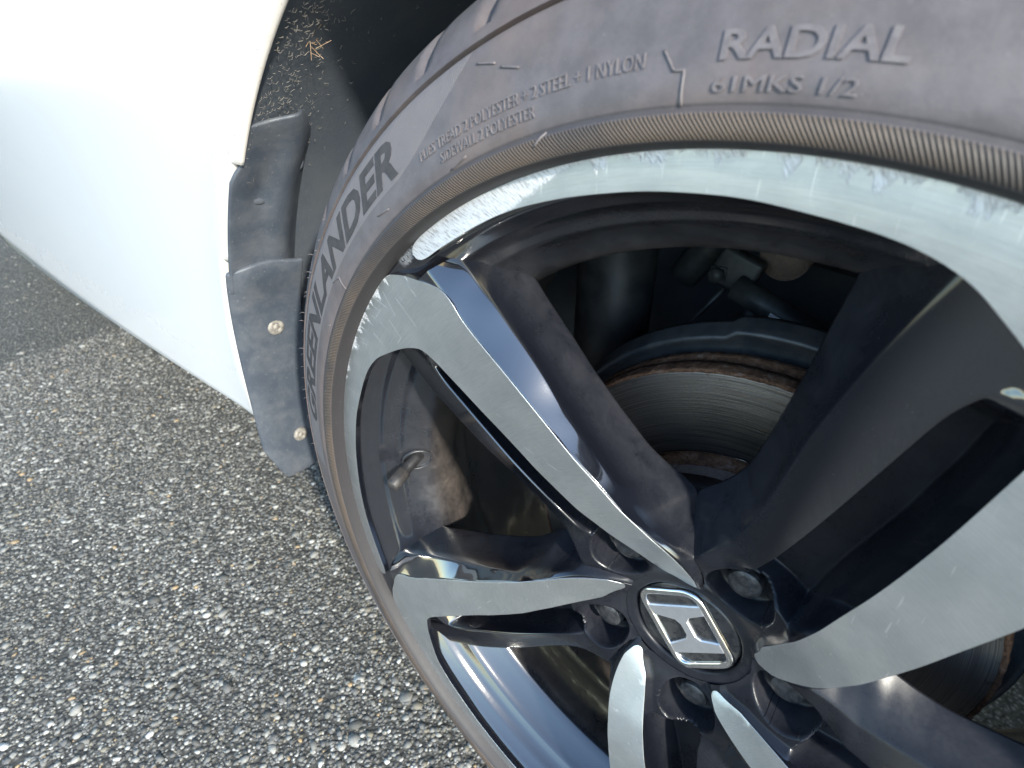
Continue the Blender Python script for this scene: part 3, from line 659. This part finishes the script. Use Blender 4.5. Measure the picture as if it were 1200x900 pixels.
# valve stem in its hole on the cone
def valve():
    a = -178.6
    base, tip = Vector(P(.2262, a + 2.2, .0365)), Vector(P(.2235, a, .0090)); ax = (tip - base)
    pts = [base + ax * t for t in (-.25, 0, .30, .36, .40, .44, .95, .985, 1.0)]
    v = put('valve_stem', mesh('valve_stem', *tube(pts, [.0050, .0050, .0047, .0045, .0046, .0048, .0046, .0042, .0030], 18)), M_RUBBERH, WHEEL)
    put('valve_cap', mesh('valve_cap', *tube([base + ax * t for t in (.46, .47, .955, .985, 1.012)], [.0046, .0056, .0053, .0047, .0030], 18)), M_VALVE, v)
    # dark bore with a bright worn rim, lying on the cone
    n0 = Vector(P(-.82, a + 2.2, 0)) + Vector((0, -.57, 0)); n0.normalize(); c0 = Vector(P(.2236, a + 2.2, .0368))
    tg = Vector(P(1, a + 92.2, 0)).normalized(); bt = n0.cross(tg)
    V = []; F = []; n = 40; sec = [(.0082, -.0030), (.0085, .0004), (.0089, .0009), (.0095, .0005), (.0099, -.0008)]
    for i in range(n):
        q = 2 * PI * i / n
        for rr, hh in sec: V.append(c0 + (tg * math.cos(q) * .95 + bt * math.sin(q) * 1.25) * rr + n0 * hh)
    k = len(sec)
    for i in range(n):
        for j in range(k - 1): F.append((i * k + j, i * k + j + 1, ((i + 1) % n) * k + j + 1, ((i + 1) % n) * k + j))
    F.append(tuple(i * k for i in range(n)))
    put('valve_hole', mesh('valve_hole', V, F, [0] * (len(F) - 1) + [1]), [M_NUT, M_RUBBERH], WHEEL)
valve()

# ------------------------------------------------------------------ car: bodywork, liner, guard, brake, suspension
CAR = thing('car', 'white painted car body with black mud guard and rusty brake behind the wheel', 'car', (0, 0, ZC))
RA = .3905
def body():
    V = []; F = []
    # wheel-arch edge from the guard up and over, panel grid from the edge outwards
    def outer(a):                      # where each spoke of the panel ends: a box round the arch
        x0, x1, z0, z1 = -2.9, 2.6, .0, .62
        dx, dz = math.cos(a), math.sin(a); t = 1e9
        if dx > 1e-6: t = min(t, x1 / dx)
        if dx < -1e-6: t = min(t, x0 / dx)
        if dz > 1e-6: t = min(t, z1 / dz)
        return t
    def depth(x, z):                   # gentle crown; rear corner tucks in
        g_ = max(0, math.hypot(x, z) - RA); d = -.0002 - .0012 * math.exp(-((g_ - .016) / .014) ** 2) + .035 * g_ * g_ + .05 * max(0, (.25 - z)) ** 2
        if x < -2.4: d += .55 * (x + 2.4) ** 2
        if z > .40: d += .9 * (z - .40) ** 2
        return d
    n = 360; fr = [0, .004, .010, .02, .04, .08, .14, .22, .34, .48, .64, .82, 1.]
    for i in range(n + 1):
        a = PI * (1.0 - i / n) ; a = PI + .0 - i / n * PI
        ca, sa = math.cos(a), math.sin(a); z_e = RA * sa
        RE = RA if (z_e > .226 or ca > 0) else .3955 if z_e > .150 else .4040
        to = outer(a) if sa > 1e-4 else 1.25
        row = [(RE + .004, .0050), (RE + .001, .0044), (RE - .0004, .0030), (RE, .0012)]
        for r, d in row: V.append((r * ca, d, r * sa))
        for f in fr:
            r = RE + .0025 + (to - RE - .0025) * f; x, z = r * ca, r * sa; V.append((x, depth(x, z), z))
    k = 4 + len(fr)
    for i in range(n):
        for j in range(k - 1): F.append((i * k + j, i * k + j + 1, (i + 1) * k + j + 1, (i + 1) * k + j))
    # underside return along the lower edge, both sides of the arch
    for i in (0, n):
        base = i * k + 3; s0 = len(V)
        for q in range(k - 3):
            v = V[base + q]; V.append((v[0], v[1] + .004, v[2] - .006)); V.append((v[0], v[1] + .10, v[2] - .004))
        for q in range(k - 4):
            F.append((base + q, base + q + 1, s0 + 2 * (q + 1), s0 + 2 * q)); F.append((s0 + 2 * q, s0 + 2 * q + 2, s0 + 2 * q + 3, s0 + 2 * q + 1))
    me = mesh('body_panel', V, F)
    bm = bmesh.new(); bm.from_mesh(me); bmesh.ops.recalc_face_normals(bm, faces=bm.faces); bm.to_mesh(me); bm.free()
    put('body_panel', me, M_BODY, CAR)
body()
def car_upper():
    # glasshouse, roof and floor: closes the car so that it shades the ground beside it
    sec = [(.16, .60), (.20, .66), (.42, 1.04), (.50, 1.09), (.90, 1.12), (1.30, 1.09), (1.38, 1.04), (1.60, .66), (1.72, .60), (1.80, .30), (1.78, -.02), (1.70, -.10)]
    for name, xs, m in (('cabin', (-2.3, -1.9, 1.2, 1.9), M_BODY),):
        V = []; F = []; k = len(sec)
        for i, x in enumerate(xs):
            f = .55 if i in (0, 3) else 1.
            for d, z in sec: V.append((x, d, .60 + (z - .60) * f if z > .6 else z))
        for i in range(3):
            for j in range(k - 1): F.append((i * k + j, i * k + j + 1, (i + 1) * k + j + 1, (i + 1) * k + j))
        F.append(tuple(range(k))); F.append(tuple(3 * k + j for j in range(k)))
        put(name, mesh(name, V, F), m, CAR, smooth=False)
    for x0, x1 in ((-2.85, -.44), (.44, 2.55)): bevel_box('floor_pan', (x1 - x0, 1.5, .05), M_PLASTIC, CAR, ((x0 + x1) / 2, .95, -.06), (0, 0, 0), .01)
car_upper()
def liner():
    prof = [(RA + .003, .0048), (RA + .006, .03), (RA + .012, .08), (RA + .014, .14), (RA + .012, .24), (RA - .01, .275), (RA - .06, .30), (.15, .32), (.0, .32)]
    V, F = revolve(prof, 120, -184, 30)
    put('wheel_arch_liner', mesh('wheel_arch_liner', V, F), M_LINER, CAR)
liner()
def sheet(name, rows, thick, m, parent):
    """grid of points (rows of equal length) given real thickness and a rounded rim."""
    bm = bmesh.new(); g = [[bm.verts.new(p) for p in row] for row in rows]
    for i in range(len(g) - 1):
        for j in range(len(g[0]) - 1): bm.faces.new((g[i][j], g[i][j + 1], g[i + 1][j + 1], g[i + 1][j]))
    me = bpy.data.meshes.new(name); bm.to_mesh(me); bm.free(); o = put(name, me, m, parent)
    md = o.modifiers.new('thickness', 'SOLIDIFY'); md.thickness = thick; md.offset = 0
    bv = o.modifiers.new('rim', 'BEVEL'); bv.width = thick * .42; bv.segments = 3; bv.limit_method = 'ANGLE'; bv.angle_limit = math.radians(50)
    return o
def guard():
    # upper piece: follows the arch, from above the guard to its shoulder
    rows = []; zs = np.linspace(.250, .128, 22)
    for i, z in enumerate(zs):
        t = i / 21; row = []
        din = .060 * (1 - max(0, (1 - t * 6)) ** 2.5 * .22)                     # rounded upper inner corner
        d0 = .0035 if z > .226 else -.0030 if z < .218 else .0035 - .0065 * (.226 - z) / .008
        for j in range(15):
            u = j / 14; d = d0 + (din - d0) * u
            rr = .3935 - .004 * math.exp(-((u - .62) / .16) ** 2) + .010 * max(0, u - .75) / .25
            # shallow dished recess and ridge moulded into the plastic
            rr += .0028 * math.exp(-((d - .020) / .008) ** 2 - ((z - .205) / .011) ** 2)
            zz = z + .008 * u * (1 - t); x = -math.sqrt(max(rr * rr - zz * zz, .01)); row.append((x, d, zz))
        rows.append(row)
    put_ = sheet('upper_guard', rows, .003, M_PLASTIC, CAR)
    # lower flap: flat hanging flap, standing a little proud of the upper piece
    rows = []; zs = np.linspace(.146, -.070, 30)
    for i, z in enumerate(zs):
        row = []; t = i / 29
        d0 = -.0045 + .003 * t; d1 = .054 if z > -.03 else .054
        xb = -.3665 - .022 * (1 - math.exp(-(.146 - z) / .07)) - .010 * t
        for j in range(15):
            u = j / 14; d = d0 + (d1 - d0) * u
            low = -.078 + .042 * max(0, (.27 - u) / .27) ** 1.15 + .010 * max(0, u - .6)    # cut lower outer corner
            zz = .146 - (.146 - low) * t; 
            top = .0045 * math.sin(min(1, u / .9) * PI) if i == 0 else 0
            x = xb - .0022 * math.exp(-(u / .07) ** 2) + .005 * u * u + .0050 * math.exp(-((.146 - zz) / .022) ** 2) * min(1, u / .25)
            row.append((x, d, zz + top))
        rows.append(row)
    fl = sheet('mud_flap', rows, .0045, M_PLASTIC, CAR)
    # rivets: domed washers pressed into the flap
    def rivet(loc, rad, par, m, name='push_rivet'):
        prof = [(.0002, -.0016), (rad * .28, -.0015), (rad * .36, -.0006), (rad * .45, -.0012), (rad * .72, -.0014), (rad * .92, -.0006), (rad, .0008), (rad * .9, .0025), (0, .0025)]
        V = []; F = []; n = 24
        for i in range(n):
            a = 2 * PI * i / n
            for r, d in prof: V.append((-d, r * math.cos(a), r * math.sin(a)))
        k = len(prof)
        for i in range(n):
            for j in range(k - 1): F.append((i * k + j, i * k + j + 1, ((i + 1) % n) * k + j + 1, ((i + 1) % n) * k + j))
        me = mesh(name, V, F); o = put(name, me, m, par); o.location = loc; return o
    rivet((-.3775, .029, .088), .0078, fl, M_BOLT); rivet((-.3885, .033, -.032), .0072, fl, M_BOLT)
    rivet((-.3400, .0205, .205), .0095, put_, M_PLASTIC, 'recessed_clip'); rivet((-.3600, .043, .176), .0060, put_, M_PLASTIC, 'recessed_clip')
    rivet((-.3300, .048, .222), .0065, put_, M_PLASTIC, 'recessed_clip')
    # brown dusty inner return behind the shoulder of the flap
    rows = [[(-.386 + .004 * u + .0004 * i, .050 + .030 * u * (1 - i / 16.), .163 - i * .0078 - .018 * u) for u in np.linspace(0, 1, 6)] for i in range(16)]
    sheet('guard_return', rows, .003, M_PLASTIC, CAR)
guard()

# brake disc, hat, dust shield
def brake():
    fr = [(.0850, .0915), (.0870, .0905), (.0885, .0902), (.1365, .0902), (.1378, .0906)]
    d = put('brake_disc', mesh('brake_disc', *revolve(fr, 200)), M_DISC, CAR)
    # rusted rim of the disc, uneven where pads never reach
    prof = [(.1376, .0908), (.1384, .0896), (.1398, .0899), (.1404, .0915), (.1408, .0960), (.1408, .1010), (.1385, .1016), (.1385, .1075), (.1406, .1082), (.1406, .1150), (.1390, .1165), (.08, .1165)]
    V, F = revolve(prof, 300); V = np.array(V); a = np.arctan2(V[:, 2], V[:, 0]); rr = np.hypot(V[:, 0], V[:, 2])
    jit = np.where(rr > .1370, RNG.normal(0, .00028, len(V)), 0); V[:, 0] *= 1 + jit / rr; V[:, 2] *= 1 + jit / rr
    put('rusted_rim', mesh('rusted_rim', V, F), M_RUST, d)
    put('rust_ring', mesh('rust_ring', *revolve([(.0855, .0920), (.0846, .0935), (.0820, .0940), (.0800, .0925), (.0790, .0900), (.0784, .0870)], 128)), M_RUST, d)
    hat = [(.0783, .0870), (.0765, .0790), (.0750, .0700), (.0738, .0640), (.0715, .0605), (.0500, .0600), (.030, .0600)]
    put('disc_hat', mesh('disc_hat', *revolve(hat, 128)), M_HAT, d)
    edge = [(.0853, .0912), (.0857, .0905), (.0862, .0901), (.0867, .0903)]
    put('polished_edge', mesh('polished_edge', *revolve(edge, 160)), M_CHROME, d)
    sh = [(.100, .1240), (.1400, .1240), (.1440, .1215), (.1465, .1180), (.1485, .1172), (.1500, .1185), (.1505, .1250), (.1535, .1290), (.1540, .1330), (.1500, .1345), (.10, .1345)]
    V, F = revolve(sh, 200, -215, 20); V = np.array(V); a = np.degrees(np.arctan2(-V[:, 2], V[:, 0])); rr = np.hypot(V[:, 0], V[:, 2])
    add = np.where((a > -103) & (rr > .143), .0035 * np.clip((a + 103) / 1.5, 0, 1), 0); V[:, 0] *= 1 + add / rr; V[:, 2] *= 1 + add / rr
    put('dust_shield', mesh('dust_shield', V, F), M_SHIELD, CAR)
    # hub carrier behind the disc keeps the background closed
    put('hub_carrier', mesh('hub_carrier', *revolve([(.0, .15), (.06, .15), (.075, .16), (.08, .20), (.07, .30), (0, .30)], 48)), M_DARKST, CAR)
brake()
def suspension():
    # trailing link with its label, mounting bracket and bolt, hose and rods seen above the disc
    link = put('suspension_link', mesh('suspension_link', *tube([(-.052, .182, .152), (-.030, .180, .145), (.010, .178, .130), (.10, .175, .094)], [.0085, .0085, .0082, .0082], 20)), M_STEEL, CAR)
    bevel_box('link_label', (.0105, .0006, .0034), M_WHITE, link, (-.0200, .1705, .1412), (.25, .36, 0), .0002, 1)
    br = bevel_box('link_bracket', (.030, .012, .026), M_STEEL, CAR, (-.056, .192, .160), (0, .35, 0), .003)
    put('bracket_bolt', mesh('bracket_bolt', *tube([(-.066, .187, .157), (-.066, .179, .157)], [.0058, .0052], 6)), M_STEEL, CAR)
    rg = [(.0035, 0), (.0055, -.001), (.0062, 0)]
    put('bracket_washer', mesh('bracket_washer', *tube([(-.066, .187, .157), (-.066, .184, .157)], [.0078, .0076], 4)), M_SHIELD, CAR)
    put('brake_cable', mesh('brake_cable', *tube([(-.060, .185, .148), (-.070, .184, .132), (-.086, .182, .108), (-.110, .18, .070)], .0018, 8)), M_STEEL, CAR)
    put('link_bush', mesh('link_bush', *tube([(-.030, .20, .172), (-.030, .235, .172)], [.016, .016], 24)), M_HAT, CAR)
    put('tie_rod', mesh('tie_rod', *tube([(-.036, .185, .142), (-.050, .185, .112), (-.062, .19, .08)], [.0055, .005, .005], 12)), M_STEEL, CAR)
    put('tie_rod', mesh('tie_rod', *tube([(-.026, .19, .140), (-.020, .19, .110), (-.018, .19, .08)], [.0050, .0045, .0045], 12)), M_STEEL, CAR)
    put('damper', mesh('damper', *tube([(-.150, .20, .30), (-.150, .20, .165), (-.150, .20, .16), (-.150, .20, -.02)], [.026, .026, .031, .031], 28)), M_DARKST, CAR)
    # arched arm behind, pale and rust-stained at its bush
    pts = [(-.118 + .105 * t, .262, .100 + .090 * math.sin(PI * (.08 + .62 * t))) for t in np.linspace(0, 1, 12)]
    put('suspension_arm', mesh('suspension_arm', *tube(pts, .013, 14)), M_SHIELD, CAR)
    bevel_box('subframe', (.30, .03, .09), M_DARKST, CAR, (-.02, .29, .19), (0, .12, 0), .008)
suspension()

# ------------------------------------------------------------------ dry straw caught on the liner
def straw():
    def arch_pt(r, a, d): return Vector(P(r, a, d))
    V = []; F = []
    STA, STD = -132.3, .0335; c = arch_pt(RA + .0105, STA, STD)
    for i in range(38):
        u = Vector((random.gauss(0, 1), random.gauss(0, 1), random.gauss(0, 1.3))); nrm = Vector(P(-1, STA, 0)); u = u - nrm * u.dot(nrm) * .85; u.normalize(); L = random.uniform(.002, .006)
        p0 = c + Vector((random.gauss(0, .0022), random.gauss(0, .0022), random.gauss(0, .0036))) + nrm * .0012; bend = Vector((random.gauss(0, .003), random.gauss(0, .003), random.gauss(0, .003)))
        v, f = tube([p0 - u * L * .4, p0 + bend * .4, p0 + u * L * .6 + bend * 1.2], .00013, 4, False); F += [tuple(x + len(V) for x in q) for q in f]; V += v
    put('straw_tuft', mesh('straw_tuft', V, F), M_STRAW, label='small tuft of brown dry straw stuck to the dark wheel arch liner', category='straw')
    bpy.data.objects['straw_tuft'].location = (0, 0, ZC)
    V = []; F = []
    for i in range(420):
        near = i < 330
        a = random.uniform(-147, -128) if near else random.uniform(-148, -100); d = abs(random.gauss(0, .026 if near else .07)) + .007
        if a < -141 and random.random() < .5: d *= .7
        p0 = arch_pt(RA + (.0026 + .0030 * (d - .0048) / .0252 if d < .03 else .0060 + .006 * (d - .03) / .05 if d < .08 else .0125) - .0004, a, d); nrm = Vector(P(-1, a, 0)); tz = Vector(P(1, a + 90, 0)); u = (tz * random.gauss(0, 1) + Vector((0, random.gauss(0, 1), 0))).normalized()
        L = random.uniform(.0008, .0040); b = u.cross(nrm) * random.gauss(0, .25) * L
        v, f = tube([p0 + nrm * .0006 - u * L * .5, p0 + nrm * .0012 + b, p0 + nrm * .0006 + u * L * .5], .00008, 3, False); F += [tuple(x + len(V) for x in q) for q in f]; V += v
    o = put('dust_fibres', mesh('dust_fibres', V, F), M_FIBRE, CAR, kind='stuff')
straw()
